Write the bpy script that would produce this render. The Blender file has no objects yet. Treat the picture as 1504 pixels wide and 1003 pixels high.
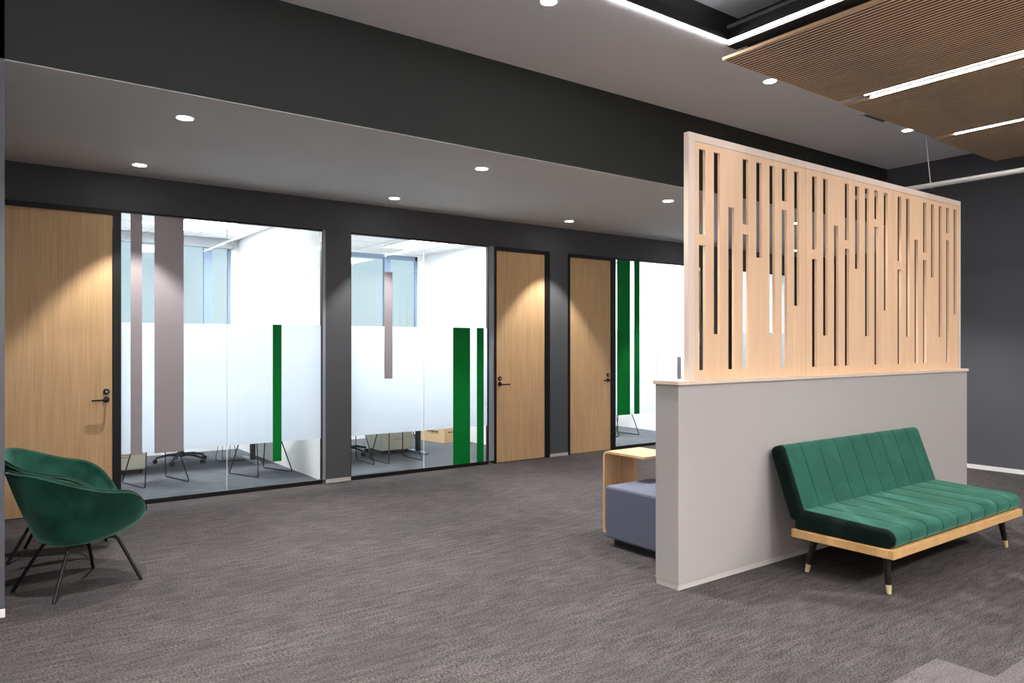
import bpy, math, random
from mathutils import Vector, Matrix
random.seed(4)
SC = bpy.context.scene
COL = SC.collection
PI = math.pi

# ------------------------------------------------------------------ materials
def srgb(r, g, b):
    f = lambda v: (v/255/12.92) if v/255 <= .04045 else ((v/255+.055)/1.055)**2.4
    return (f(r), f(g), f(b), 1)

def new_mat(name):
    m = bpy.data.materials.new(name); m.use_nodes = True
    nt = m.node_tree
    return m, nt, nt.nodes['Principled BSDF']

def plain(name, col, rough=.6, metal=0, spec=.5, noise=0, nscale=6, bump=0, bscale=200):
    m, nt, p = new_mat(name)
    p.inputs['Base Color'].default_value = col
    p.inputs['Roughness'].default_value = rough
    p.inputs['Metallic'].default_value = metal
    p.inputs['Specular IOR Level'].default_value = spec
    tc = nt.nodes.new('ShaderNodeTexCoord')
    if noise:
        n = nt.nodes.new('ShaderNodeTexNoise'); n.inputs['Scale'].default_value = nscale; n.inputs['Detail'].default_value = 4
        nt.links.new(tc.outputs['Object'], n.inputs['Vector'])
        r = nt.nodes.new('ShaderNodeMapRange'); r.inputs[1].default_value = .3; r.inputs[2].default_value = .7
        r.inputs[3].default_value = 1-noise; r.inputs[4].default_value = 1+noise
        nt.links.new(n.outputs['Fac'], r.inputs[0])
        mx = nt.nodes.new('ShaderNodeVectorMath'); mx.operation = 'SCALE'
        mx.inputs[0].default_value = col[:3]
        nt.links.new(r.outputs[0], mx.inputs['Scale']); nt.links.new(mx.outputs[0], p.inputs['Base Color'])
    if bump:
        n = nt.nodes.new('ShaderNodeTexNoise'); n.inputs['Scale'].default_value = bscale
        nt.links.new(tc.outputs['Object'], n.inputs['Vector'])
        b = nt.nodes.new('ShaderNodeBump'); b.inputs['Strength'].default_value = bump; b.inputs['Distance'].default_value = .002
        nt.links.new(n.outputs['Fac'], b.inputs['Height']); nt.links.new(b.outputs[0], p.inputs['Normal'])
    return m

def wood(name, c1, c2, scale=(60, 60, 1.2), rough=.5, coarse=(9, 9, .5)):
    m, nt, p = new_mat(name)
    tc = nt.nodes.new('ShaderNodeTexCoord')
    outs = []
    for sc, det in ((scale, 5), (coarse, 3)):
        mp = nt.nodes.new('ShaderNodeMapping'); mp.inputs['Scale'].default_value = sc
        nt.links.new(tc.outputs['Object'], mp.inputs['Vector'])
        n = nt.nodes.new('ShaderNodeTexNoise'); n.inputs['Scale'].default_value = 2.2; n.inputs['Detail'].default_value = det
        nt.links.new(mp.outputs[0], n.inputs['Vector']); outs.append(n.outputs['Fac'])
    mi = nt.nodes.new('ShaderNodeMath'); mi.operation = 'MULTIPLY_ADD'; mi.inputs[1].default_value = .6
    m2 = nt.nodes.new('ShaderNodeMath'); m2.operation = 'MULTIPLY'; m2.inputs[1].default_value = .4
    nt.links.new(outs[1], m2.inputs[0]); nt.links.new(outs[0], mi.inputs[0]); nt.links.new(m2.outputs[0], mi.inputs[2])
    cr = nt.nodes.new('ShaderNodeValToRGB')
    cr.color_ramp.elements[0].position = .32; cr.color_ramp.elements[0].color = c2
    cr.color_ramp.elements[1].position = .66; cr.color_ramp.elements[1].color = c1
    nt.links.new(mi.outputs[0], cr.inputs[0]); nt.links.new(cr.outputs[0], p.inputs['Base Color'])
    p.inputs['Roughness'].default_value = rough
    p.inputs['Specular IOR Level'].default_value = .3
    return m

def carpet(name, c1, c2, c3, plank=(.25, 1.0), tint=.07):
    m, nt, p = new_mat(name)
    L = nt.links.new
    tc = nt.nodes.new('ShaderNodeTexCoord')
    def noise(sc, det, mapping=None, rot=0):
        mp = nt.nodes.new('ShaderNodeMapping')
        mp.inputs['Scale'].default_value = mapping or (1, 1, 1); mp.inputs['Rotation'].default_value = (0, 0, rot)
        L(tc.outputs['Object'], mp.inputs['Vector'])
        n = nt.nodes.new('ShaderNodeTexNoise'); n.inputs['Scale'].default_value = sc; n.inputs['Detail'].default_value = det
        L(mp.outputs[0], n.inputs['Vector']); return n.outputs['Fac']
    a = noise(120, 3, (.7, 1, 1)); b = noise(16, 6, (.35, 1.7, 1)); c = noise(2.3, 4)
    cr = nt.nodes.new('ShaderNodeValToRGB')
    cr.color_ramp.elements[0].position = .39; cr.color_ramp.elements[0].color = c2
    cr.color_ramp.elements[1].position = .61; cr.color_ramp.elements[1].color = c1
    s1 = nt.nodes.new('ShaderNodeMath'); s1.operation = 'MULTIPLY'; s1.inputs[1].default_value = .72; L(a, s1.inputs[0])
    s2 = nt.nodes.new('ShaderNodeMath'); s2.operation = 'MULTIPLY_ADD'; s2.inputs[1].default_value = .28; L(b, s2.inputs[0]); L(s1.outputs[0], s2.inputs[2])
    L(s2.outputs[0], cr.inputs[0])
    mix = nt.nodes.new('ShaderNodeMix'); mix.data_type = 'RGBA'
    rr = nt.nodes.new('ShaderNodeMapRange'); rr.inputs[1].default_value = .42; rr.inputs[2].default_value = .62; rr.inputs[4].default_value = .4
    L(c, rr.inputs[0]); L(rr.outputs[0], mix.inputs['Factor'])
    L(cr.outputs[0], mix.inputs['A']); mix.inputs['B'].default_value = c3
    # plank to plank variation
    br = nt.nodes.new('ShaderNodeTexBrick'); br.offset = .5
    br.inputs['Scale'].default_value = 1; br.inputs['Brick Width'].default_value = plank[1]; br.inputs['Row Height'].default_value = plank[0]
    br.inputs['Mortar Size'].default_value = 0.0
    br.inputs['Color1'].default_value = (1-tint,)*3+(1,); br.inputs['Color2'].default_value = (1+tint,)*3+(1,)
    L(tc.outputs['Object'], br.inputs['Vector'])
    mu = nt.nodes.new('ShaderNodeMix'); mu.data_type = 'RGBA'; mu.blend_type = 'MULTIPLY'; mu.inputs['Factor'].default_value = 1
    L(mix.outputs['Result'], mu.inputs['A']); L(br.outputs['Color'], mu.inputs['B'])
    L(mu.outputs['Result'], p.inputs['Base Color'])
    p.inputs['Roughness'].default_value = .95; p.inputs['Specular IOR Level'].default_value = .1
    bp = nt.nodes.new('ShaderNodeBump'); bp.inputs['Strength'].default_value = .2; bp.inputs['Distance'].default_value = .004
    L(a, bp.inputs['Height']); L(bp.outputs[0], p.inputs['Normal'])
    return m

def velvet(name, col, dark, sheen=.5, sheen_col=(.35, .8, .65, 1)):
    m, nt, p = new_mat(name)
    L = nt.links.new
    tc = nt.nodes.new('ShaderNodeTexCoord')
    n = nt.nodes.new('ShaderNodeTexNoise'); n.inputs['Scale'].default_value = 5; n.inputs['Detail'].default_value = 6
    n.inputs['Distortion'].default_value = .6
    L(tc.outputs['Object'], n.inputs['Vector'])
    cr = nt.nodes.new('ShaderNodeValToRGB')
    cr.color_ramp.elements[0].position = .38; cr.color_ramp.elements[0].color = dark
    cr.color_ramp.elements[1].position = .66; cr.color_ramp.elements[1].color = col
    L(n.outputs['Fac'], cr.inputs[0]); L(cr.outputs[0], p.inputs['Base Color'])
    p.inputs['Roughness'].default_value = .75; p.inputs['Specular IOR Level'].default_value = .15
    p.inputs['Sheen Weight'].default_value = sheen; p.inputs['Sheen Roughness'].default_value = .35
    p.inputs['Sheen Tint'].default_value = sheen_col
    n2 = nt.nodes.new('ShaderNodeTexNoise'); n2.inputs['Scale'].default_value = 260
    L(tc.outputs['Object'], n2.inputs['Vector'])
    b = nt.nodes.new('ShaderNodeBump'); b.inputs['Strength'].default_value = .15; b.inputs['Distance'].default_value = .001
    L(n2.outputs['Fac'], b.inputs['Height']); L(b.outputs[0], p.inputs['Normal'])
    return m

def emit(name, col, strength):
    m = bpy.data.materials.new(name); m.use_nodes = True; nt = m.node_tree
    nt.nodes.clear()
    o = nt.nodes.new('ShaderNodeOutputMaterial'); e = nt.nodes.new('ShaderNodeEmission')
    e.inputs[0].default_value = col; e.inputs[1].default_value = strength
    nt.links.new(e.outputs[0], o.inputs[0]); return m

def clear_glass(name):
    m = bpy.data.materials.new(name); m.use_nodes = True; nt = m.node_tree; nt.nodes.clear()
    o = nt.nodes.new('ShaderNodeOutputMaterial'); t = nt.nodes.new('ShaderNodeBsdfTransparent')
    t.inputs[0].default_value = (.95, .98, .97, 1)
    g = nt.nodes.new('ShaderNodeBsdfGlossy'); g.inputs['Roughness'].default_value = .02
    lw = nt.nodes.new('ShaderNodeFresnel'); geo = nt.nodes.new('ShaderNodeNewGeometry')
    io = nt.nodes.new('ShaderNodeMapRange'); io.inputs[3].default_value = 1.45; io.inputs[4].default_value = 1/1.45
    nt.links.new(geo.outputs['Backfacing'], io.inputs[0]); nt.links.new(io.outputs[0], lw.inputs[0])
    mx = nt.nodes.new('ShaderNodeMixShader')
    nt.links.new(lw.outputs[0], mx.inputs[0]); nt.links.new(t.outputs[0], mx.inputs[1]); nt.links.new(g.outputs[0], mx.inputs[2])
    nt.links.new(mx.outputs[0], o.inputs[0]); return m

def frost(name):
    m = bpy.data.materials.new(name); m.use_nodes = True; nt = m.node_tree; nt.nodes.clear()
    o = nt.nodes.new('ShaderNodeOutputMaterial')
    t = nt.nodes.new('ShaderNodeBsdfTranslucent'); t.inputs[0].default_value = (.78, .81, .87, 1)
    d = nt.nodes.new('ShaderNodeBsdfDiffuse'); d.inputs[0].default_value = (.8, .83, .86, 1)
    r = nt.nodes.new('ShaderNodeBsdfTransparent'); r.inputs[0].default_value = (.93, .97, 1, 1)
    m1 = nt.nodes.new('ShaderNodeMixShader'); m1.inputs[0].default_value = .16
    nt.links.new(t.outputs[0], m1.inputs[1]); nt.links.new(d.outputs[0], m1.inputs[2])
    m2 = nt.nodes.new('ShaderNodeMixShader'); m2.inputs[0].default_value = .10
    nt.links.new(m1.outputs[0], m2.inputs[1]); nt.links.new(r.outputs[0], m2.inputs[2])
    nt.links.new(m2.outputs[0], o.inputs[0]); return m

def film(name, col, tr):
    m = bpy.data.materials.new(name); m.use_nodes = True; nt = m.node_tree; nt.nodes.clear()
    o = nt.nodes.new('ShaderNodeOutputMaterial')
    t = nt.nodes.new('ShaderNodeBsdfTranslucent'); t.inputs[0].default_value = col
    d = nt.nodes.new('ShaderNodeBsdfPrincipled'); d.inputs['Base Color'].default_value = col; d.inputs['Roughness'].default_value = .6; d.inputs['Specular IOR Level'].default_value = .15
    m1 = nt.nodes.new('ShaderNodeMixShader'); m1.inputs[0].default_value = 1-tr
    nt.links.new(t.outputs[0], m1.inputs[1]); nt.links.new(d.outputs[0], m1.inputs[2])
    nt.links.new(m1.outputs[0], o.inputs[0]); return m

M = dict(
 charcoal=plain('charcoal_paint', srgb(84, 86, 90), .75, noise=.03, nscale=1.5, spec=.25),
 bulk=plain('dark_bulkhead_paint', srgb(45, 48, 47), .8, noise=.04, nscale=1, spec=.2),
 farwall=plain('slate_paint', srgb(89, 91, 98), .8, noise=.03, nscale=1, spec=.2),
 ceil=plain('grey_ceiling_paint', srgb(196, 195, 195), .9, noise=.015, nscale=2),
 black=plain('black_paint', srgb(20, 20, 21), .6),
 blackmetal=plain('black_metal', srgb(14, 14, 15), .45, spec=.4),
 plenum=plain('black_ceiling_paint', srgb(34, 34, 36), .8),
 white=plain('white_paint', srgb(240, 240, 242), .8, noise=.01),
 tile=plain('white_ceiling_tile', srgb(238, 238, 242), .85),
 greige=plain('greige_paint', srgb(174, 169, 168), .7, noise=.01, nscale=2),
 cap=wood('pale_laminate', srgb(226, 205, 188), srgb(212, 190, 172), (1.2, 60, 60), .5, (.5, 9, 9)),
 frame=wood('pale_frame_laminate', srgb(230, 212, 200), srgb(220, 201, 188), (40, 40, 40)),
 screen=wood('pale_oak_laminate', srgb(238, 203, 168), srgb(226, 188, 152)),
 oak=wood('oak_veneer', srgb(218, 182, 138), srgb(192, 156, 114)),
 table=wood('oak_plywood', srgb(224, 184, 142), srgb(202, 158, 114)),
 slat=wood('walnut_slats', srgb(232, 203, 168), srgb(220, 190, 154), (60, 1.2, 60), .6, (9, .5, 9)),
 slatgap=plain('dark_brown_backing', srgb(44, 31, 22), .9),
 ceil_up=plain('upper_ceiling_paint', srgb(222, 225, 230), .9, noise=.01, nscale=2),
 slatedge=plain('oak_edge_band', srgb(196, 160, 122), .6, noise=.05),
 sofawood=wood('ash_frame', srgb(216, 176, 120), srgb(190, 148, 96), (1.2, 60, 60)),
 skirt=plain('pale_skirting', srgb(196, 192, 190), .6),
 carpet=carpet('carpet_brown_grey', srgb(96, 91, 91), srgb(44, 41, 42), srgb(62, 62, 65)),
 carpet_l=carpet('carpet_light_grey', srgb(116, 110, 112), srgb(74, 69, 72), srgb(95, 90, 93)),
 carpet_o=carpet('carpet_office_grey', srgb(112, 114, 120), srgb(62, 64, 70), srgb(88, 92, 99), (.5, .5)),
 velvet=velvet('green_velvet', srgb(44, 98, 83), srgb(36, 86, 73), .9, (.22, .5, .40, 1)),
 velvet_d=velvet('dark_green_velvet', srgb(32, 82, 68), srgb(14, 54, 44), 1, (.25, .55, .44, 1)),
 velvet_end_shade=velvet('green_velvet_end_shade', srgb(10, 30, 26), srgb(6, 20, 17), .25, (.2, .45, .36, 1)),  # sofa ends: dark nap shading put into the velvet colour
 seam=plain('dark_green_piping', srgb(12, 52, 38), .8),
 brass=plain('brass', srgb(240, 222, 165), .35, metal=.45),
 blackwood=plain('black_lacquer', srgb(12, 12, 12), .4),
 fabric=plain('blue_grey_fabric', srgb(98, 103, 122), .95, noise=.1, nscale=120, bump=.5, bscale=400),
 green=film('green_vinyl', srgb(0, 126, 50), .08),
 grey=film('taupe_vinyl', srgb(176, 168, 172), .2),
 frost=frost('frosted_vinyl'), glass=clear_glass('clear_glass'),
 alu=plain('brushed_aluminium', srgb(150, 158, 168), .5, metal=.3),
 mull=plain('blue_grey_mullion', srgb(120, 140, 165), .6),
 blind=plain('grey_blind_box', srgb(150, 156, 162), .7),
 plastic_w=plain('white_plastic', srgb(232, 232, 232), .4),
 cream=plain('cream_metal', srgb(222, 220, 204), .5),
 plastic_b=plain('black_plastic', srgb(24, 26, 32), .5),
 pipe=plain('white_tube', srgb(225, 225, 222), .4),
 card=plain('cardboard', srgb(220, 184, 140), .9, noise=.05, nscale=20),
 ink=plain('box_print', srgb(70, 50, 35), .9),
 led=emit('led_white', (1, .975, .95, 1), 50),
 led_ring=emit('led_ring_white', (1, .98, .98, 1), 45),
 rear_fill=emit('added_fill_white', (1, .97, .93, 1), 44),  # glow of the fill panels added behind the camera
 added_uplight=emit('added_uplight_white', (1, .98, .97, 1), 9),  # glow of the strip added to brighten the raised ceiling
 lens=emit('downlight_lens', (1, .97, .92, 1), 30),
 panel=emit('office_panel_light', (1, 1, 1, 1), 24),
)

# ------------------------------------------------------------------ mesh builder
class MB:
    def __init__(s): s.v = []; s.f = []; s.mi = []
    def add(s, vs, fs, mi=0):
        o = len(s.v); s.v += [tuple(v) for v in vs]; s.f += [tuple(i+o for i in f) for f in fs]; s.mi += [mi]*len(fs); return s
    def box(s, x0, y0, z0, x1, y1, z1, mi=0, mat=None):
        if x0 > x1: x0, x1 = x1, x0
        if y0 > y1: y0, y1 = y1, y0
        if z0 > z1: z0, z1 = z1, z0
        v = [Vector(p) for p in ((x0,y0,z0),(x1,y0,z0),(x1,y1,z0),(x0,y1,z0),(x0,y0,z1),(x1,y0,z1),(x1,y1,z1),(x0,y1,z1))]
        if mat: v = [mat @ p for p in v]
        return s.add(v, [(0,3,2,1),(4,5,6,7),(0,1,5,4),(1,2,6,5),(2,3,7,6),(3,0,4,7)], mi)
    def tube(s, pts, r, seg=10, cap=True):
        pts = [Vector(p) for p in pts]; n = len(pts)
        rs = r if isinstance(r, (list, tuple)) else [r]*n
        tang = []
        for i in range(n):
            a = pts[max(0, i-1)]; b = pts[min(n-1, i+1)]; tang.append((b-a).normalized())
        up = Vector((0, 0, 1)) if abs(tang[0].z) < .9 else Vector((1, 0, 0))
        x = tang[0].cross(up).normalized(); vs = []
        for i in range(n):
            t = tang[i]; x = (x - t*x.dot(t)).normalized(); y = t.cross(x)
            for k in range(seg):
                a = 2*PI*k/seg; vs.append(pts[i] + (x*math.cos(a)+y*math.sin(a))*rs[i])
        fs = [(i*seg+k, i*seg+(k+1) % seg, (i+1)*seg+(k+1) % seg, (i+1)*seg+k) for i in range(n-1) for k in range(seg)]
        if cap: fs += [tuple(reversed(range(seg))), tuple((n-1)*seg+k for k in range(seg))]
        return s.add(vs, fs)
    def lathe(s, prof, c=(0, 0, 0), seg=32):
        vs = []; n = len(prof)
        for r, z in prof:
            for k in range(seg):
                a = 2*PI*k/seg; vs.append((c[0]+r*math.cos(a), c[1]+r*math.sin(a), c[2]+z))
        fs = [(i*seg+k, i*seg+(k+1) % seg, (i+1)*seg+(k+1) % seg, (i+1)*seg+k) for i in range(n-1) for k in range(seg)]
        fs += [tuple(reversed(range(seg))), tuple((n-1)*seg+k for k in range(seg))]
        return s.add(vs, fs)
    def loft(s, rings, cap=True):
        n = len(rings[0]); vs = [p for r in rings for p in r]
        fs = [(i*n+k, i*n+(k+1) % n, (i+1)*n+(k+1) % n, (i+1)*n+k) for i in range(len(rings)-1) for k in range(n)]
        if cap: fs += [tuple(reversed(range(n))), tuple((len(rings)-1)*n+k for k in range(n))]
        return s.add(vs, fs)
    def build(s, name, mat, parent=None, smooth=False, bevel=0, kind=None):
        me = bpy.data.meshes.new(name); me.from_pydata(s.v, [], s.f)
        for m in (mat if isinstance(mat, list) else [mat]): me.materials.append(m)
        for p, i in zip(me.polygons, s.mi): p.material_index = i; p.use_smooth = smooth
        me.update()
        import bmesh
        bm = bmesh.new(); bm.from_mesh(me); bmesh.ops.recalc_face_normals(bm, faces=bm.faces); bm.to_mesh(me); bm.free()
        if smooth: me.set_sharp_from_angle(angle=math.radians(50))
        o = bpy.data.objects.new(name, me); COL.objects.link(o)
        if parent: o.parent = parent
        if bevel:
            b = o.modifiers.new('bevel', 'BEVEL'); b.width = bevel; b.segments = 2; b.limit_method = 'ANGLE'; b.angle_limit = math.radians(50)
        if kind: o['kind'] = kind
        return o

def bend(pts, r=.04, n=5):
    """round the corners of a polyline"""
    pts = [Vector(p) for p in pts]; out = [pts[0]]
    for i in range(1, len(pts)-1):
        a = (pts[i-1]-pts[i]); b = (pts[i+1]-pts[i]); rr = min(r, a.length*.45, b.length*.45)
        p0 = pts[i]+a.normalized()*rr; p1 = pts[i]+b.normalized()*rr
        for k in range(n+1):
            t = k/n; out.append(p0*(1-t)**2 + pts[i]*2*t*(1-t) + p1*t*t)
    out.append(pts[-1]); return out

def thing(name, label, cat, loc=(0, 0, 0), rz=0, group=None):
    o = bpy.data.objects.new(name, None); COL.objects.link(o); o.empty_display_size = .1
    o.location = loc; o.rotation_euler = (0, 0, rz); o['label'] = label; o['category'] = cat
    if group: o['group'] = group
    return o
def tag(o, label, cat, group=None):
    o['label'] = label; o['category'] = cat
    if group: o['group'] = group
    return o
def copy_tree(o, parent=None):
    c = o.copy(); COL.objects.link(c)
    if parent: c.parent = parent
    for ch in list(o.children):
        copy_tree(ch, c)
    return c
def copy_thing(o, loc, rz, label):
    c = copy_tree(o); c.location = loc; c.rotation_euler = (0, 0, rz); c['label'] = label; return c

# ------------------------------------------------------------------ the setting
WY = 7.62            # face of the long glazed wall
XL, XR = -2.6, 12.5
f = MB()
def quad(x0, y0, x1, y1, mi): f.box(x0, y0, -.05, x1, y1, 0, mi)
quad(XL, 1.64, XR, 7.68, 0); quad(XL, 1.39, 3.725, 1.64, 1); quad(3.725, 1.39, XR, 1.64, 0)
quad(XL, -4.2, XR, 1.39, 1); quad(XL, 7.68, XR, 11.2, 2)
f.build('floor', [M['carpet'], M['carpet_l'], M['carpet_o']], kind='structure')

m = MB()
m.box(XL, WY, 2.737, XR, WY+.12, 3.3)
for a, b in ((XL, .105), (3.099, 3.39), (6.223, 6.545), (9.31, 9.97), (11.75, XR)): m.box(a, WY, 0, b, WY+.12, 2.737)
m.build('wall_glazed', M['charcoal'], kind='structure')
m = MB()
for a, b in ((XL, .105), (3.10, 3.39), (6.224, 6.544), (9.31, 9.97), (11.75, XR)): m.box(a, WY-.008, 0, b, WY, .04)
m.build('baseboard_glazed', M['skirt'], kind='structure')

MB().box(XL, 4.93, 0, .155, 5.06, 3.95).build('wall_left', M['farwall'], kind='structure')
MB().box(XL, 4.922, 0, .157, 4.93, .045).build('baseboard_left', M['white'], kind='structure')
MB().box(XL, 4.93, 3.075, 9.8, 5.06, 4.3).build('wall_bulkhead', M['bulk'], kind='structure')
MB().box(9.8, -4.2, 0, 9.92, 5.06, 4.3).build('wall_right', M['farwall'], kind='structure')
MB().box(9.788, -4.2, 0, 9.8, 5.06, .05).build('baseboard_right', M['white'], kind='structure')
MB().box(XR-.1, 5.06, 0, XR, WY, 3.3).build('wall_corridor_end', M['charcoal'], kind='structure')
MB().box(XL-.1, -4.2, 0, XL, WY, 4.3).build('wall_side', M['greige'], kind='structure')
MB().box(XL, -4.3, 0, 9.92, -4.2, 4.3).build('wall_rear', M['greige'], kind='structure')

MB().box(XL, 4.932, 3.07, XR, WY, 3.074).build('ceiling', M['ceil'], kind='structure')
MB().box(XL, 3.60, 3.82, 9.8, 4.93, 3.86).build('ceiling_strip', M['ceil_up'], kind='structure')
MB().box(XL, -4.2, 4.22, 5.17, 3.84, 4.26).build('ceiling_raised', M['ceil_up'], kind='structure')
m = MB(); m.box(XL, 3.84, 3.86, 5.19, 3.88, 4.3); m.box(5.17, -4.2, 3.95, 5.21, 3.84, 4.3)
m.box(5.21, -4.2, 4.0, 9.8, 3.88, 4.05); m.box(4.705, -4.2, 3.80, 4.82, 3.60, 3.96)
m.build('ceiling_plenum', M['plenum'], kind='structure')

# offices
m = MB()
for x0, x1 in ((-.1, 0), (3.12, 3.24), (6.22, 6.34), (9.62, 9.74), (12.1, 12.2)):
    m.box(x0, WY+.12, 0, x1, 10.9, 3.05)
m.build('wall_office_dividers', M['white'], kind='structure')
m = MB()
wins = ((.35, 3.02), (3.6, 6.06), (6.7, 9.2), (10.0, 11.9))
edges = [XL] + [v for w in wins for v in w] + [XR]
for i in range(0, len(edges), 2): m.box(edges[i], 10.9, 0, edges[i+1], 11.02, 3.1)
for a, b in wins: m.box(a, 10.9, 0, b, 11.02, .55); m.box(a, 10.9, 2.97, b, 11.02, 3.1)
m.build('wall_office_back', M['white'], kind='structure')
m = MB(); m.box(XL, WY+.12, 3.0, XR, 11.02, 3.04)
m.build('ceiling_office', M['tile'], kind='structure')
m = MB()   # T-bar grid of the tiled office ceiling
for k in range(26): x = XL + .3 + .6*k; m.box(x-.006, WY+.13, 2.997, x+.006, 10.9, 3.0)
for k in range(6): y = WY+.5+.6*k; m.box(XL+.2, y-.006, 2.997, XR-.4, y+.006, 3.0)
m.build('trim_1', M['skirt'], kind='structure')
for i, (a, b) in enumerate(wins):
    w = MB(); t = .04
    w.box(a, 10.93, .55, b, 10.97, .6); w.box(a, 10.93, 2.9, b, 10.97, 2.97); w.box(a, 10.93, .55, a+t, 10.97, 2.97); w.box(b-t, 10.93, .55, b, 10.97, 2.97)
    w = w.build('window_%d' % (i+5), M['mull'], kind='structure')
    n = MB(); xm = {0: 2.71, 1: 5.50, 2: 8, 3: 11}[i]
    n.box(xm-.055, 10.91, .6, xm+.055, 10.98, 2.9); n.build('mullion', M['mull'], w)
    MB().box(a+t, 10.945, .6, b-t, 10.95, 2.9).build('pane', M['glass'], w)
    if i == 0:
        MB().box(a, 10.80, 2.86, b+.02, 10.90, 2.995).build('blind_box', M['blind'], w)

# office ceiling panel lights
def office_light(x, y, label):
    t = thing('ceiling_panel_light', label, 'ceiling light', (x, y, 2.99), 0, 'flat panel lights in the offices')
    MB().box(-.31, -.61, -.012, .31, .61, .003).build('frame', M['white'], t)
    MB().box(-.29, -.59, -.016, .29, .59, -.0125).build('diffuser', M['panel'], t)
    return t
office_light(2.35, 9.55, 'white flat panel light in the ceiling of the first office from left')
office_light(.85, 9.55, 'flat panel light of the first office hidden behind the taupe stripes')
office_light(5.35, 9.55, 'white flat panel light in the ceiling of the middle office')
office_light(4.0, 8.6, 'flat panel light near the glass of the middle office')
office_light(8.3, 9.3, 'flat panel light in the office behind the two tall green stripes')
office_light(7.0, 9.3, 'flat panel light above the third door, hidden by the wall')
office_light(9.1, 8.4, 'added fill panel light close behind the third glass front')  # extra panel added to brighten the third office
office_light(11.0, 9.3, 'flat panel light in the last office seen through the slotted screen')

# glazed fronts
def stripe(x0, x1, z0, z1, mat, w, lab):
    o = MB().box(x0, WY+.008, z0, x1, WY+.0095, z1).build('stripe', mat, w); o['label'] = lab
def glazing(idx, x0, x1, joints, jamb=None, dark_post=None):
    m = MB()
    m.box(x0, WY-.004, 0, x1, WY+.05, .042); m.box(x0, WY-.002, 2.722, x1, WY+.05, 2.74)
    m.box(x0, WY, .042, x0+.008, WY+.05, 2.722); m.box(x1-.008, WY, .042, x1, WY+.05, 2.722)
    w = m.build('window_%d' % idx, M['blackmetal'], kind='structure')
    xs = [x0+.008] + joints + [x1-.008]
    for a, b in zip(xs, xs[1:]):
        MB().box(a+.002, WY+.012, .042, b-.002, WY+.022, 2.722).build('pane', M['glass'], w)
        MB().box(a+.002, WY+.0235, .485, b-.002, WY+.0245, 1.705).build('frosted_film', M['frost'], w)
    for j in joints:
        MB().box(j-.0022, WY+.011, .042, j+.0022, WY+.0225, 2.722).build('joint', M['plastic_w'], w)
    if jamb:
        MB().box(jamb[0], WY-.003, 0.04, jamb[1], WY+.05, 2.735).build('jamb', M['alu'], w)
    if dark_post:
        MB().box(dark_post[0], WY-.004, 0, dark_post[1], WY+.05, 2.735).build('post', M['blackmetal'], w)
    return w
w1 = glazing(1, 1.118, 3.066, [2.074], (3.066, 3.099))
stripe(1.205, 1.303, .47, 2.722, M['grey'], w1, 'narrow taupe stripe')
stripe(1.408, 1.667, .47, 2.722, M['grey'], w1, 'wide taupe stripe')
stripe(2.531, 2.623, .285, 1.708, M['green'], w1, 'green stripe')
w2 = glazing(2, 3.39, 5.243, [4.323], (5.243, 5.322))
stripe(3.805, 3.908, 1.11, 2.329, M['grey'], w2, 'short taupe stripe')
stripe(4.723, 4.969, .042, 1.707, M['green'], w2, 'wide green stripe')
stripe(5.069, 5.171, .042, 1.707, M['green'], w2, 'narrow green stripe')
w3 = glazing(3, 7.435, 9.31, [8.333])
stripe(7.482, 7.743, .483, 2.722, M['green'], w3, 'wide tall green stripe')
stripe(7.827, 7.94, .483, 2.722, M['green'], w3, 'narrow tall green stripe')
stripe(8.762, 8.852, .70, 1.312, M['grey'], w3, 'short taupe stripe')
w4 = glazing(4, 10.16, 11.75, [10.95], None, (9.97, 10.158))

# doors
def door(idx, f0, l0, l1, f1, hx, sgn):
    m = MB()
    m.box(f0, WY-.012, 0, l0-.003, WY+.10, 2.737); m.box(l1+.003, WY-.012, 0, f1, WY+.10, 2.737); m.box(l0-.003, WY-.012, 2.692, l1+.003, WY+.10, 2.737)
    d = m.build('door_%d' % idx, M['blackmetal'], kind='structure')
    leaf = MB().box(l0, WY+.004, .008, l1, WY+.05, 2.689).build('door_leaf', M['oak'], d)
    h = MB()
    y = WY+.004
    def disc(cx, cz, r, y0, y1):
        h.tube([(cx, y0, cz), (cx, y1, cz)], r, 20)
    disc(hx, .997, .027, y, y-.010); disc(hx, .997, .010, y, y-.058)
    h.tube([(hx, y-.052, .997), (hx+sgn*.02, y-.058, .997), (hx+sgn*.125, y-.058, .995)], [.0095, .0095, .008], 10)
    h.build('door_handle', M['blackmetal'], leaf, smooth=True)
    l = MB(); l.tube([(hx, y, 1.07), (hx, y-.012, 1.07)], .027, 20); l.build('lock_rose', M['blackmetal'], leaf)
    k = MB(); k.tube([(hx, y-.012, 1.07), (hx, y-.017, 1.07)], .011, 14); k.build('lock_cylinder', M['alu'], leaf)
door(1, .105, .160, 1.054, 1.116, 1.005, -1)
door(2, 5.322, 5.358, 6.141, 6.223, 5.412, 1)
door(3, 6.545, 6.582, 7.347, 7.434, 7.293, -1)

# half height partition and its cap
PX0, PX1, PY0, PY1, PZ = 3.475, 7.465, 3.016, 3.20, 1.252
p = MB().box(PX0, PY0, .035, PX1, PY1, PZ).build('wall_partition', M['greige'], kind='structure')
c = MB().box(PX0-.012, PY0-.012, PZ, PX1+.012, PY1+.012, PZ+.024).build('cap', M['cap'], p, bevel=.002)
MB().box(PX0+.003, PY0+.003, 0, PX1-.003, PY1-.003, .035).build('baseboard_partition', M['skirt'], kind='structure')

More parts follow.
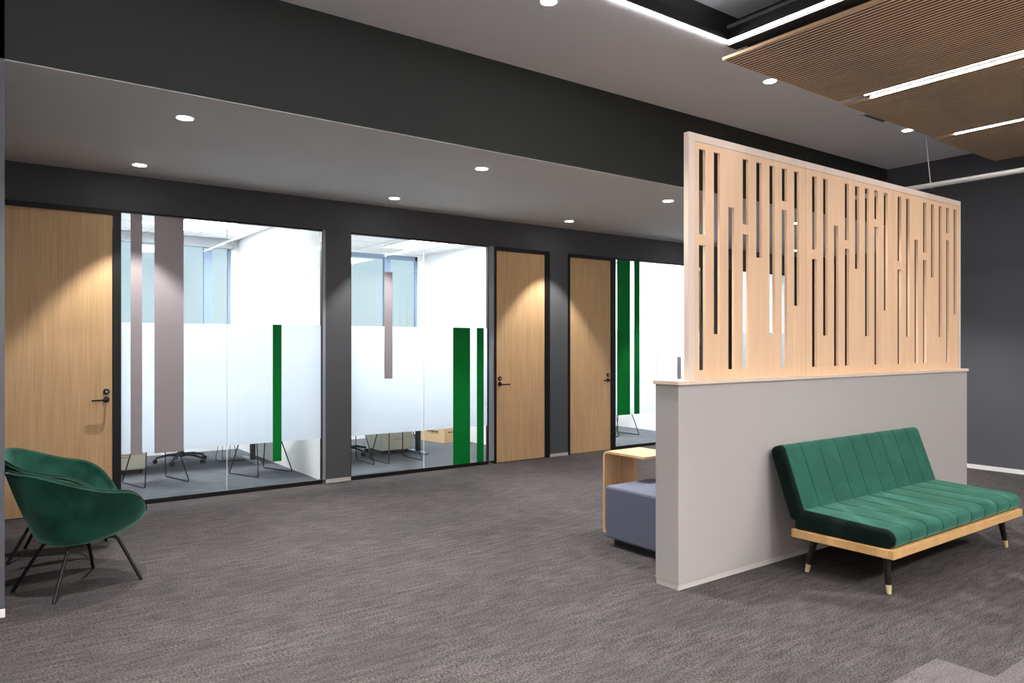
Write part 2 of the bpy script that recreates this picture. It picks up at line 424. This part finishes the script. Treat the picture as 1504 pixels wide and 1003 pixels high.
# slotted screen on the partition
SY0, SY1, SZ0, SZ1 = 3.050, 3.082, PZ+.024, 2.828
t = thing('slotted_screen', 'tall pale oak room divider screen with vertical slots standing on the low wall', 'room divider', (3.605, SY0, SZ0))
def L(x): return x-3.605
m = MB(); fr = .058; SX0, SX1 = 3.605, 7.41; dy = SY1-SY0
m.box(L(SX0), -.004, 0, L(SX0)+fr, dy+.004, SZ1-SZ0); m.box(L(SX1)-fr*.6, -.004, 0, L(SX1), dy+.004, SZ1-SZ0)
m.box(L(SX0)+fr, -.004, SZ1-SZ0-fr*.85, L(SX1)-fr*.6, dy+.004, SZ1-SZ0)
m.build('frame', M['frame'], t, bevel=.002)
cols = [(.0, [(2.738, 2.197), (2.13, 1.337)]), (.146, [(2.738, 1.567)]), (.294, [(2.402, 1.337)]),
        (.446, [(2.740, 2.303), (2.238, 1.337)]), (.594, [(2.740, 2.091)]), (.743, [(2.741, 1.566)]),
        (.888, [(2.741, 2.51), (2.449, 1.337)]), (1.038, [(2.741, 1.778)])]
pz1 = SZ1-fr*.85; pt = .018
for k in range(3):
    a = SX0+fr+.003 if k == 0 else 3.625+1.2645*k+.0015
    b = 3.625+1.2645*(k+1)-.0015 if k < 2 else SX1-fr*.6-.003
    m = MB(); x = a; sx = 3.708+1.2645*k
    for off, slots in cols:
        s0 = sx+off; s1 = s0+.06
        m.box(L(x), 0, 0, L(s0), pt, pz1-SZ0)
        z = pz1
        for zt, zb in slots: m.box(L(s0), 0, zt-SZ0, L(s1), pt, z-SZ0); z = zb
        m.box(L(s0), 0, 0, L(s1), pt, z-SZ0)
        x = s1
    m.box(L(x), 0, 0, L(b), pt, pz1-SZ0)
    m.build('slotted_panel', M['screen'], t)

# ------------------------------------------------------------------ ceiling fittings
def slat_panel(x0, x1, y0, y1, label):
    t = thing('slatted_ceiling_panel', label, 'ceiling panel', (x0, y1, 3.66), 0, 'slatted wood ceiling panels')
    W = x1-x0; D = y1-y0
    MB().box(0, -D, .013, W, 0, .022).build('backing', M['slatgap'], t)
    m = MB(); n = int(W/.040); pit = W/n
    for k in range(n):   # veneered face on a black grooved core
        m.box(k*pit, -D+.005, 0, k*pit+pit*.62, -.005, .013, 1); m.mi[-6] = 0
    m.build('slats', [M['slat'], M['slatgap']], t)
    MB().box(-.012, -D, -.001, 0, 0, .022).build('edge_band', M['slatedge'], t)
    m = MB()
    for hx in (.25, W-.25):
        for hy in (-.3, -2.4, -D+.4): m.tube([(hx, hy, .022), (hx, hy, .34)], .004, 8)
    m.build('hanger', M['blackmetal'], t)
slat_panel(4.62, 6.25, -1.2, 3.57, 'widest slatted wood ceiling panel, beside the angled light ring')
slat_panel(6.385, 8.115, -1.2, 3.60, 'slatted wood ceiling panel between the two straight light gaps')
slat_panel(8.185, 9.72, -1.2, 3.63, 'slatted wood ceiling panel nearest the slate wall')

# L shaped light line
t = thing('angled_line_light', 'continuous white light line turning a corner around the dark ceiling recess', 'ceiling light', (4.70, 3.60, 3.82))
m = MB(); m.box(-4.7, -.045, 0, 0, -.001, .05); m.box(-.045, -7.7, 0, 0, -.045, .05); m.box(-4.7, -.049, 0, 0, -.045, .085); m.box(-.049, -7.7, 0, -.045, -.045, .085); m.build('housing', M['blackmetal'], t)
m = MB(); m.box(-4.7, -.036, -.006, -.006, -.006, 0); m.box(-.036, -7.6, -.006, -.006, -.036, 0); m.build('diffuser', M['led_ring'], t)
m = MB(); m.box(-4.6, -.038, .0505, -.05, -.012, .056); m.box(-.038, -7.6, .0505, -.012, -.05, .056); m.build('added_uplight_strip', M['added_uplight'], t)  # unseen upward strips added for the raised ceiling; housing lips hide them
# straight lines in the panel gaps
t = thing('double_line_light', 'pair of thin white light lines in the gap between wood ceiling panels', 'ceiling light', (6.318, 3.36, 3.668))
MB().box(-.062, -4.5, 0, .06, 0, .03).build('housing', M['blackmetal'], t)
MB().box(-.056, -4.5, -.003, -.040, -.01, 0).build('diffuser', M['led'], t)
MB().box(.044, -4.5, -.006, .060, -.01, 0).build('diffuser', M['led'], t)
t = thing('single_line_light', 'single thin white light line beside the wood panel nearest the slate wall', 'ceiling light', (8.150, 3.42, 3.668))
MB().box(-.032, -4.5, 0, .032, 0, .03).build('housing', M['blackmetal'], t)
MB().box(-.002, -4.5, -.006, .030, -.01, 0).build('diffuser', M['led'], t)

DL = []
def downlight(x, y, z, label, power, size=74, blend=.35, group='round recessed downlights', aim=None):
    t = thing('downlight', label, 'downlight', (x, y, z), 0, group)
    m = MB(); m.lathe([(.050, .001), (.050, -.003), (.064, -.003), (.067, 0), (.067, .001)], seg=28); m.build('trim_ring', M['plastic_w'], t, smooth=True)
    m = MB(); m.lathe([(.0, -.0045), (.054, -.0045), (.054, -.0035), (0, -.0035)], seg=28); m.build('lens', M['lens'], t)
    ld = bpy.data.lights.new('bulb', 'SPOT'); ld.energy = power; ld.spot_size = math.radians(size); ld.spot_blend = blend
    ld.shadow_soft_size = .014; ld.color = (1, .96, .915)
    lo = bpy.data.objects.new('bulb', ld); COL.objects.link(lo); lo.parent = t; lo.location = (0, 0, -.02)
    if aim: lo.rotation_euler = (Vector(aim)-Vector((x, y, z-.02))).to_track_quat('-Z', 'Y').to_euler()
    DL.append(t)
P1 = 115
downlight(1.20, 5.455, 3.07, 'recessed downlight in the lowered ceiling nearest the camera, at the left', P1)
downlight(1.195, 7.118, 3.07, 'recessed downlight close to the nearest oak door', P1)
downlight(3.68, 5.46, 3.07, 'recessed downlight near the bulkhead edge, out from the pier between glass fronts', P1)
downlight(3.67, 7.12, 3.07, 'recessed downlight against the pier between the first two glass fronts', P1)
downlight(6.146, 5.48, 3.07, 'recessed downlight beside the top left corner of the slotted screen', P1)
downlight(6.146, 7.13, 3.07, 'recessed downlight above the pier between the two far oak doors', P1)
downlight(8.615, 5.50, 3.07, 'recessed downlight glimpsed through a slot of the pale screen', P1)
downlight(8.615, 7.12, 3.07, 'recessed downlight hidden behind the slotted screen by the far glass front', P1)
downlight(11.08, 5.50, 3.07, 'recessed downlight at the far end of the corridor, bulkhead side', P1)
downlight(11.08, 7.12, 3.07, 'recessed downlight at the far end of the corridor, glass side', P1)
P2 = 260
downlight(.64, 3.88, 3.82, 'recessed downlight in the upper ceiling, just outside the top of the view', P2, 80, .5)
downlight(3.154, 3.87, 3.82, 'recessed downlight cut by the top edge of the photo', P2, 80, .5)
downlight(5.677, 3.885, 3.82, 'recessed downlight by the tip of the widest wood ceiling panel', P2, 80, .5)
downlight(8.173, 3.89, 3.82, 'recessed downlight beside the second wood panel, near the hanging white tube', P2, 80, .5)
off = 'added unseen fill downlight in the raised ceiling behind the camera side'
for x, y, pw, sz in ((1.5, 1.2, 330, 86), (-1.2, 1.2, 330, 86), (3.9, .9, 130, 90), (3.9, -1.4, 200, 90)):  # unseen downlights added to brighten the camera side
    downlight(x, y, 4.22, off, pw, sz, .6, 'added fill downlights outside the view')
for x, y, z in ((-1.6, .2, 4.22), (1.2, -2.6, 4.22), (3.6, -2.6, 4.22), (6.4, -2.6, 4.0), (8.6, -2.6, 4.0)):  # unseen panels added as soft frontal fill for screen and partition
    t = thing('ceiling_panel_light', 'added unseen fill panel light in the ceiling behind the camera', 'ceiling light', (x, y, z), 0, 'added fill panel lights outside the view')
    MB().box(-.61, -.31, -.012, .61, .31, .003).build('frame', M['white'], t)
    MB().box(-.59, -.29, -.016, .59, .29, -.0125).build('diffuser', M['rear_fill'], t)

# ceiling vent
t = thing('ceiling_vent', 'small grey slot vent in the upper ceiling beside the wood panel', 'vent', (7.45, 3.85, 3.82))
m = MB(); m.box(-.22, -.07, -.012, .22, -.055, 0); m.box(-.22, .055, -.012, .22, .07, 0); m.box(-.22, -.055, -.012, -.205, .055, 0); m.box(.205, -.055, -.012, .22, .055, 0)
m.build('frame', M['plastic_w'], t)
m = MB()
for k in range(3): m.box(-.205, -.045+.035*k, -.006, .205, -.04+.035*k+.012, -.001)
m.build('louvre', M['plenum'], t)

# hanging tube
t = thing('hanging_tube_rail', 'white tube hung below the ceiling on thin rods, crossing towards the slate wall', 'hanging rail', (8.68, 3.88, 3.285))
m = MB(); m.tube([(0, -5.2, 0), (0, .92, 0)], .028, 16); m.build('tube', M['pipe'], t, smooth=True)
for y, tp in ((0, .535), (-2.2, .715), (-4.4, .715)):
    m = MB(); m.tube([(0, y, .02), (0, y+(.05 if y == 0 else 0), tp)], .006, 8); m.build('rod', M['pipe'], t)
    m = MB(); m.tube([(0, y, -.032), (0, y, .036)], .014, 10); m.build('clamp', M['pipe'], t)
# rod in the ceiling recess
o = MB().tube([(4.07, 3.02, 3.96), (4.07, 3.02, 4.22)], .006, 8).build('suspension_rod', M['blackmetal'])
tag(o, 'thin dark rod hanging in the raised ceiling recess above the angled light line', 'rod')

# ------------------------------------------------------------------ sofa
def rrect(w0, w1, h0, h1, r, n=6):
    """rounded rectangle outline in (a, b)"""
    out = []
    for cx, cy, a0 in ((w1-r, h0+r, -PI/2), (w1-r, h1-r, 0), (w0+r, h1-r, PI/2), (w0+r, h0+r, PI)):
        for k in range(n+1):
            a = a0 + PI/2*k/n; out.append((cx+r*math.cos(a), cy+r*math.sin(a)))
    return out
def channelled(x0, x1, prof_fn, nch, end_r, name, mat, parent, seam_depth=.011, per=12):
    """loft a padded cushion along x with stitched channels; prof_fn(inset)->[(y,z)]"""
    Lx = x1-x0; xs = []
    for k in range(7): a = PI/2*k/6; xs.append((x0+end_r*(1-math.cos(a)), end_r*(1-math.sin(a))))
    N = nch*per; body = []
    for i in range(N+1):
        x = x0+Lx*i/N
        u = (i/per) % 1; dd = min(u, 1-u)*Lx/nch
        seam = 0 if (i < per*.5 or i > N-per*.5) else math.exp(-(dd/.005)**2)*seam_depth
        puff = (0 if (i < per*.5 or i > N-per*.5) else .002*(1-math.sin(PI*u)))
        if x0+end_r < x < x1-end_r: body.append((x, seam+puff))
    xs2 = [(x1-end_r*(1-math.cos(PI/2*k/6)), end_r*(1-math.sin(PI/2*k/6))) for k in range(6, -1, -1)]
    # extra samples hugging each seam keep the crease narrow
    for j in range(1, nch):
        for e in (-.011, -.007, -.004, -.002, .002, .004, .007, .011):
            body.append((x0+Lx*j/nch+e, math.exp(-(e/.005)**2)*seam_depth+.002*(1-math.sin(PI*abs(e)/(Lx/nch)))))
    body.sort()
    allx = xs+body+xs2
    rings = [[(x, y, z) for y, z in prof_fn(ins)] for x, ins in allx]
    m = MB(); m.loft(rings); n = len(rings[0]); R_ = len(rings)-1
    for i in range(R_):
        if i < 5 or i >= R_-5: m.mi[i*n:(i+1)*n] = [1]*n  # end rings take the velvet colour with the shading put in
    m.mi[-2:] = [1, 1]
    return m.build(name, [mat, M['velvet_end_shade']], parent, smooth=True)

SOX, SOY = 4.36, 2.155
sofa = thing('sofa', 'green velvet armless sofa with channel stitching against the low partition wall', 'sofa', (SOX, SOY, 0))
SLEN = 1.905
def seat_prof(i):
    pts = rrect(.004+i, .655-i*.5, .287+i*.4, .405-i, .052-min(i, .03), 6)
    out = []
    for y, z in pts:
        q = max(0, (z-.34)/.065); u = (y-.33)/.33
        out.append((y, z+q*(.018*(1-u*u)+.012*u)))
    return out
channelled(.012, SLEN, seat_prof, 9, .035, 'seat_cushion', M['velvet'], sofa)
ang = math.atan2(.16, .455)
def back_prof(i):
    out = []
    for a, b in rrect(-.058+i, .058-i, 0+i*.5, .50-i, .045-min(i, .025), 6):
        y = .632 + b*math.sin(ang) + a*math.cos(ang); z = .345 + b*math.cos(ang) - a*math.sin(ang)
        out.append((y, z))
    return out
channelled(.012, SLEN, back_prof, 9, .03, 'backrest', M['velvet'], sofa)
m = MB(); m.box(0, 0, .235, SLEN, .028, .287); m.box(0, .64, .235, SLEN, .668, .287); m.box(0, .028, .235, .028, .64, .287); m.box(SLEN-.028, .028, .235, SLEN, .64, .287)
m.box(.028, .028, .25, SLEN-.028, .64, .283)
m.build('frame', M['sofawood'], sofa, bevel=.002)
for hx in (.03, SLEN-.05):   # hinge plates between seat and backrest
    MB().box(hx, .60, .284, hx+.02, .66, .36).build('hinge', M['blackmetal'], sofa)
for sx, sy in ((0, 0), (0, 1), (1, 0), (1, 1)):
    fx = .095 if sx == 0 else SLEN-.085; fy = .075 if sy == 0 else .615
    tx = fx + (.03 if sx == 0 else -.03); ty = fy + (.03 if sy == 0 else -.04)
    p0 = Vector((tx, ty, .235)); p1 = Vector((fx, fy, 0)); q = p0.lerp(p1, .78)
    lg = MB().tube([p0, q], [.025, .0165], 18).build('leg', M['blackwood'], sofa, smooth=True)
    MB().tube([q, p1], [.0172, .0138], 18).build('foot_cap', M['brass'], lg, smooth=True)

# ------------------------------------------------------------------ lounge chairs
def smooth(a, b, x):
    t = max(0, min(1, (x-a)/(b-a))); return t*t*(3-2*t)
def lounge_chair(label, loc, rz):
    t = thing('lounge_chair', label, 'armchair', loc, rz, 'green velvet tub chairs by the nearest door')
    NP = 72; rings = []
    ZB = .285
    def plan(ph, k):   # ph measured from the front, k scale
        a = .375 if math.cos(ph) > 0 else .355; b = .37
        e = .85
        cx, sy = math.cos(ph), math.sin(ph)
        return (a*k*math.copysign(abs(cx)**e, cx), b*k*math.copysign(abs(sy)**e, sy))
    def rim(ph):
        a = abs(math.degrees(math.atan2(math.sin(ph), math.cos(ph))))
        return .405 + .19*smooth(12, 80, a) + .155*smooth(60, 170, a)
    def ring(fn): return [fn(2*PI*j/NP) for j in range(NP)]
    ts = [0, .03, .08, .15, .25, .36, .48, .60, .72, .83, .92, 1]
    PB = [(.02, 0), (.30, 0), (.47, .01), (.56, .05), (.62, .13), (.68, .25), (.75, .40), (.82, .56), (.89, .73), (.95, .88), (.98, .96), (1, 1)]
    PF = [(.02, 0), (.25, 0), (.42, .03), (.55, .10), (.66, .20), (.75, .31), (.83, .43), (.89, .56), (.94, .70), (.97, .82), (.99, .92), (1, 1)]
    for (kb, zb), (kf, zf) in zip(PB, PF):        # outside, bottom centre to rim
        def fn(ph, kb=kb, zb=zb, kf=kf, zf=zf):
            w = (.5-.5*math.cos(ph))**1.2
            k = (kf*(1-w)+kb*w)*.985; z = ZB + (rim(ph)-.02-ZB)*(zf*(1-w)+zb*w)
            x, y = plan(ph, k); return (x, y, z)
        rings.append(ring(fn))
    for i in range(1, 7):   # rolled rim
        a = PI*i/7
        def fn(ph, a=a):
            k = .985 - .028*(1-math.cos(a))*1.15; x, y = plan(ph, k); return (x, y, rim(ph)-.02+.024*math.sin(a))
        rings.append(ring(fn))
    ins = [(.915, .97), (.885, .86), (.83, .68), (.76, .45), (.67, .22), (.58, .08), (.40, 0), (.02, 0)]
    for k, h in ins:
        def fn(ph, k=k, h=h):
            x, y = plan(ph, k); zs = .335
            return (x, y, zs+(rim(ph)-.03-zs)*h)
        rings.append(ring(fn))
    m = MB(); m.loft(rings); sh = m.build('shell', M['velvet_d'], t, smooth=True)
    # stitched piping following the outer lip
    m = MB()
    for kk, dz in ((.992, -.012), (.962, .0045)):
        pts = [(*plan(2*PI*j/NP, kk), rim(2*PI*j/NP)+dz) for j in range(NP+1)]
        m.tube(pts, .0035, 6, cap=False)
    m.build('piping', M['seam'], sh, smooth=True)
    # loose round seat cushion
    m = MB(); prof = [(.02, .338), (.19, .338), (.222, .35), (.235, .372), (.224, .396), (.19, .408), (.10, .413), (.02, .414)]
    rr = [[(x0*1.0-.0, y0, z) for x0, y0 in [(r*math.cos(2*PI*j/48)*1.05+.045, r*math.sin(2*PI*j/48)) for j in range(48)]] for r, z in prof]
    m.loft(rr); m.build('seat_cushion', M['velvet_d'], t, smooth=True)
    feet = ((.262, .255, .15, .15, .31), (.262, -.255, .15, -.15, .31), (-.262, .215, -.12, .12, .29), (-.262, -.215, -.12, -.12, .29))
    for fx, fy, tx, ty, tz in feet:
        inn = (tx*.55, ty*.9, tz-.012)
        pts = bend([inn, (tx*1.05, ty*1.05, tz-.012), (fx, fy, 0.004)], .05, 6)
        MB().tube(pts, .0105, 12).build('leg', M['blackmetal'], t, smooth=True)
    m = MB()
    for s in (-1, 1): m.tube([(.083, s*.135, .298), (-.066, s*.108, .278)], .0105, 10)
    m.tube([(-.08, -.11, .278), (-.08, .11, .278)], .0105, 10); m.tube([(.09, -.135, .298), (.09, .135, .298)], .0105, 10)
    m.build('under_frame', M['blackmetal'], t, smooth=True)
    return t
ch = lounge_chair('dark green velvet tub chair on black legs, the nearer one beside the wall end', (.536, 5.30, 0), math.radians(25))
copy_thing(ch, (.515, 6.20, 0), math.radians(-17), 'dark green velvet tub chair behind the nearer one, by the oak door')

# ------------------------------------------------------------------ ottoman and side table
t = thing('ottoman', 'blue-grey fabric bench ottoman behind the low partition wall', 'ottoman', (3.835, 3.34, 0))
m = MB(); m.box(0, 0, .055, 1.35, .70, .445); m.build('cushion', M['fabric'], t, bevel=.018)
m = MB(); m.box(.05, .05, 0, 1.30, .65, .055); m.build('plinth', M['black'], t)
t = thing('side_table', 'bent oak plywood side table reaching over the blue-grey ottoman', 'side table', (4.09, 3.88, 0))
th_ = .018; r = .045; outer = []; inner = []
path = bend([(0, 0, .652), (0, .45, .652), (0, .45, .0)], r*1.2, 8)
m = MB(); prev = None
def strip(path, w, thk):
    rings = []
    n = len(path)
    for i, p_ in enumerate(path):
        a = path[max(0, i-1)]; b = path[min(n-1, i+1)]; tg = (b-a).normalized(); nn = Vector((0, -tg.z, tg.y))
        if nn.z > 0 or (abs(nn.z) < 1e-3 and nn.y > 0): nn = -nn
        q = p_ + nn*thk
        rings.append([(0, p_.y, p_.z), (w, p_.y, p_.z), (w, q.y, q.z), (0, q.y, q.z)])
    return rings
m.loft(strip(path, .372, th_)); m.build('bent_top', M['table'], t, smooth=True)
MB().box(0, .30, 0.0, .372, .432, .012).build('foot_plate', M['table'], t)

# ------------------------------------------------------------------ office furniture
def sled_chair(label, loc, rz):
    t = thing('wire_sled_chair', label, 'chair', loc, rz, 'wire legged chairs in the offices')
    for s in (-1, 1):
        pts = bend([(s*.17, .14, .43), (s*.238, .265, .007), (s*.238, -.265, .007), (s*.16, -.13, .43)], .03, 5)
        MB().tube(pts, .0065, 8).build('sled_leg', M['blackmetal'], t, smooth=True)
    MB().tube([(-.17, .14, .43), (.17, .14, .43)], .0065, 8).build('crossbar', M['blackmetal'], t)
    rings = []
    prof = [(.22, .445, .20), (.18, .455, .215), (.0, .44, .225), (-.14, .45, .22), (-.20, .50, .215), (-.225, .60, .21), (-.24, .72, .20), (-.25, .80, .17), (-.252, .82, .14)]
    for y, z, w in prof:
        top = [(w*(-1+2*k/8), y+(.03*abs(-1+2*k/8)**2 if z > .5 else 0), z+(.02*abs(-1+2*k/8)**2 if z < .5 else 0)) for k in range(9)]
        bot = [(x, yy-(.012 if z > .5 else 0), zz-(.012 if z <= .5 else .002)) for x, yy, zz in reversed(top)]
        rings.append(top+bot)
    m = MB(); m.loft(rings); m.build('seat_shell', M['plastic_w'], t, smooth=True)
    return t
sc = sled_chair('wire legged visitor chair in the first office, below the taupe stripes', (1.63, 8.755, 0), math.radians(15))
copy_thing(sc, (2.745, 8.69, 0), math.radians(20), 'wire legged visitor chair in the first office, beside the green stripe')
copy_thing(sc, (3.815, 8.665, 0), 0, 'wire legged visitor chair cut by the pier left of the second glass front')
copy_thing(sc, (4.46, 8.61, 0), 0, 'wire legged visitor chair in front of the cream drawer unit, middle office')
copy_thing(sc, (8.70, 8.86, 0), 0, 'wire legged visitor chair behind the tall green stripes, third glass front')

def office_chair(label, loc, rz):
    t = thing('office_chair', label, 'office chair', loc, rz, 'five star office chairs')
    m = MB()
    m.lathe([(.0, .075), (.035, .075), (.04, .09), (.036, .125), (.0, .125)], seg=20)
    b = None
    for k in range(5):
        a = 2*PI*k/5; c, s = math.cos(a), math.sin(a)
        m.tube([(c*.03, s*.03, .105), (c*.17, s*.17, .10), (c*.30, s*.30, .068)], [.020, .017, .012], 8)
    b = m.build('star_base', M['plastic_b'], t, smooth=True)
    for k in range(5):
        a = 2*PI*k/5; c, s = math.cos(a), math.sin(a); q = MB()
        nx, ny = -s, c
        for e in (-.014, .014):
            q.tube([(c*.31+nx*(e-.008), s*.31+ny*(e-.008), .026), (c*.31+nx*(e+.008), s*.31+ny*(e+.008), .026)], .026, 14)
        q.tube([(c*.30, s*.30, .03), (c*.30, s*.30, .075)], .009, 8)
        q.build('caster', M['plastic_b'], b, smooth=True)
    MB().tube([(0, 0, .12), (0, 0, .42)], .022, 14).build('gas_lift', M['blackmetal'], t, smooth=True)
    MB().box(-.24, -.23, .42, .24, .24, .49).build('seat', M['plastic_b'], t, bevel=.03)
    m = MB(); m.box(-.22, .24, .56, .22, .28, 1.0); m.build('backrest', M['plastic_b'], t, bevel=.02)
    MB().tube([(0, .1, .43), (0, .28, .45), (0, .29, .7)], .018, 8).build('back_post', M['blackmetal'], t, smooth=True)
    return t
oc = office_chair('black five star office chair behind the desk of the first office', (2.18, 10.06, 0), math.radians(20))
copy_thing(oc, (4.14, 9.45, 0), math.radians(5), 'black five star office chair behind the desk of the middle office')
copy_thing(oc, (8.2, 10.1, 0), 0, 'black office chair in the office behind the tall green stripes')

def desk(label, loc, W, D):
    t = thing('desk', label, 'desk', loc, 0, 'white office desks')
    MB().box(0, 0, .715, W, D, .74).build('desktop', M['plastic_w'], t, bevel=.002)
    for x in (.10, W-.10):
        lg = MB().box(x-.03, D*.36, .03, x+.03, D*.36+.05, .715).build('leg', M['plastic_b'], t)
        MB().box(x-.035, .04, 0, x+.035, D-.04, .03).build('foot', M['alu'], lg, bevel=.004)
    m = MB()
    for k in range(4):
        x = W-.3-.06*k
        m.tube(bend([(x, D*.6, .71), (x+.03*(k % 2), D*.6+.02*k, .3), (x+.05-.03*k, D*.65, .012), (x+.2, D*.55, .012)], .08), .004, 6)
    m.build('cable', M['plastic_b'], t)
    return t
d1 = desk('white desk in the first office, its dark leg beside the green stripe', (1.04, 9.30, 0), 1.98, .70)
d1 = desk('white desk in the middle office beside the cardboard box', (3.50, 8.72, 0), 1.60, .70)
copy_thing(d1, (7.5, 9.3, 0), 0, 'white desk in the office behind the tall green stripes')

def pedestal(label, loc, mat, W=.42):
    t = thing('mobile_pedestal', label, 'drawer unit', loc, 0)
    MB().box(0, 0, .055, W, .5, .58).build('body', mat, t, bevel=.004)
    for k in range(3):
        d = MB().box(.008, -.016, .065+.17*k, W-.008, 0, .228+.17*k).build('drawer', mat, t, bevel=.002)
        MB().box(W/2-.06, -.022, .20+.17*k, W/2+.06, -.016, .208+.17*k).build('pull', M['alu'], d)
    for x in (.05, W-.05):
        for y in (.06, .44):
            q = MB(); q.tube([(x-.012, y, .024), (x+.012, y, .024)], .024, 12); q.box(x-.008, y-.01, .03, x+.008, y+.01, .056)
            q.build('caster', M['plastic_b'], t)
    return t
pedestal('white drawer unit on casters behind the narrow taupe stripe, first office', (1.16, 9.45, 0), M['cream'], .5)
p2 = pedestal('cream drawer unit under the desk in the middle office', (4.50, 9.10, 0), M['cream'], .46)

t = thing('cardboard_box', 'brown cardboard box on the floor in the corner of the middle office', 'box', (5.80, 9.62, 0), math.radians(8))
MB().box(0, 0, 0, .36, .60, .30).build('carton', M['card'], t, bevel=.003)
m = MB(); m.box(.165, -.001, .299, .195, .601, .302); m.build('tape', M['sofawood'], t)
m = MB(); m2 = MB()
for k, (y0, y1) in enumerate(((.15, .20), (.21, .24), (.25, .31), (.32, .35), (.37, .42))): m.box(-.0015, y0, .15, 0, y1, .175)
m.box(-.0015, .15, .135, 0, .36, .141)
for k in range(5): m2.box(.08+.04*k, -.0015, .15, .105+.04*k, 0, .172)
m.build('printed_marks', M['ink'], t); m2.build('printed_marks', M['ink'], t)

# ------------------------------------------------------------------ world, camera
w = bpy.data.worlds.new('world'); SC.world = w; w.use_nodes = True
nt = w.node_tree; bg = nt.nodes['Background']
tc = nt.nodes.new('ShaderNodeTexCoord'); sp = nt.nodes.new('ShaderNodeSeparateXYZ'); cr = nt.nodes.new('ShaderNodeValToRGB')
nt.links.new(tc.outputs['Generated'], sp.inputs[0]); nt.links.new(sp.outputs[2], cr.inputs[0])
cr.color_ramp.elements[0].position = -.0; cr.color_ramp.elements[0].color = (.70, .83, .95, 1)
cr.color_ramp.elements[1].position = .5; cr.color_ramp.elements[1].color = (.50, .70, .95, 1)
nt.links.new(cr.outputs[0], bg.inputs[0]); bg.inputs[1].default_value = .62

cam = bpy.data.cameras.new('camera'); co = bpy.data.objects.new('camera', cam); COL.objects.link(co)
co.location = (0, 0, 1.5); co.rotation_euler = (PI/2, 0, -math.radians(36.33))
cam.sensor_width = 36; cam.lens = 36*1083/1504; cam.shift_y = 4.5/1504; cam.clip_start = .05; cam.clip_end = 100
SC.camera = co
SC.view_settings.view_transform = 'Standard'; SC.view_settings.look = 'None'
SC.view_settings.exposure = .7; SC.view_settings.gamma = 1; SC.view_settings.use_curve_mapping = False
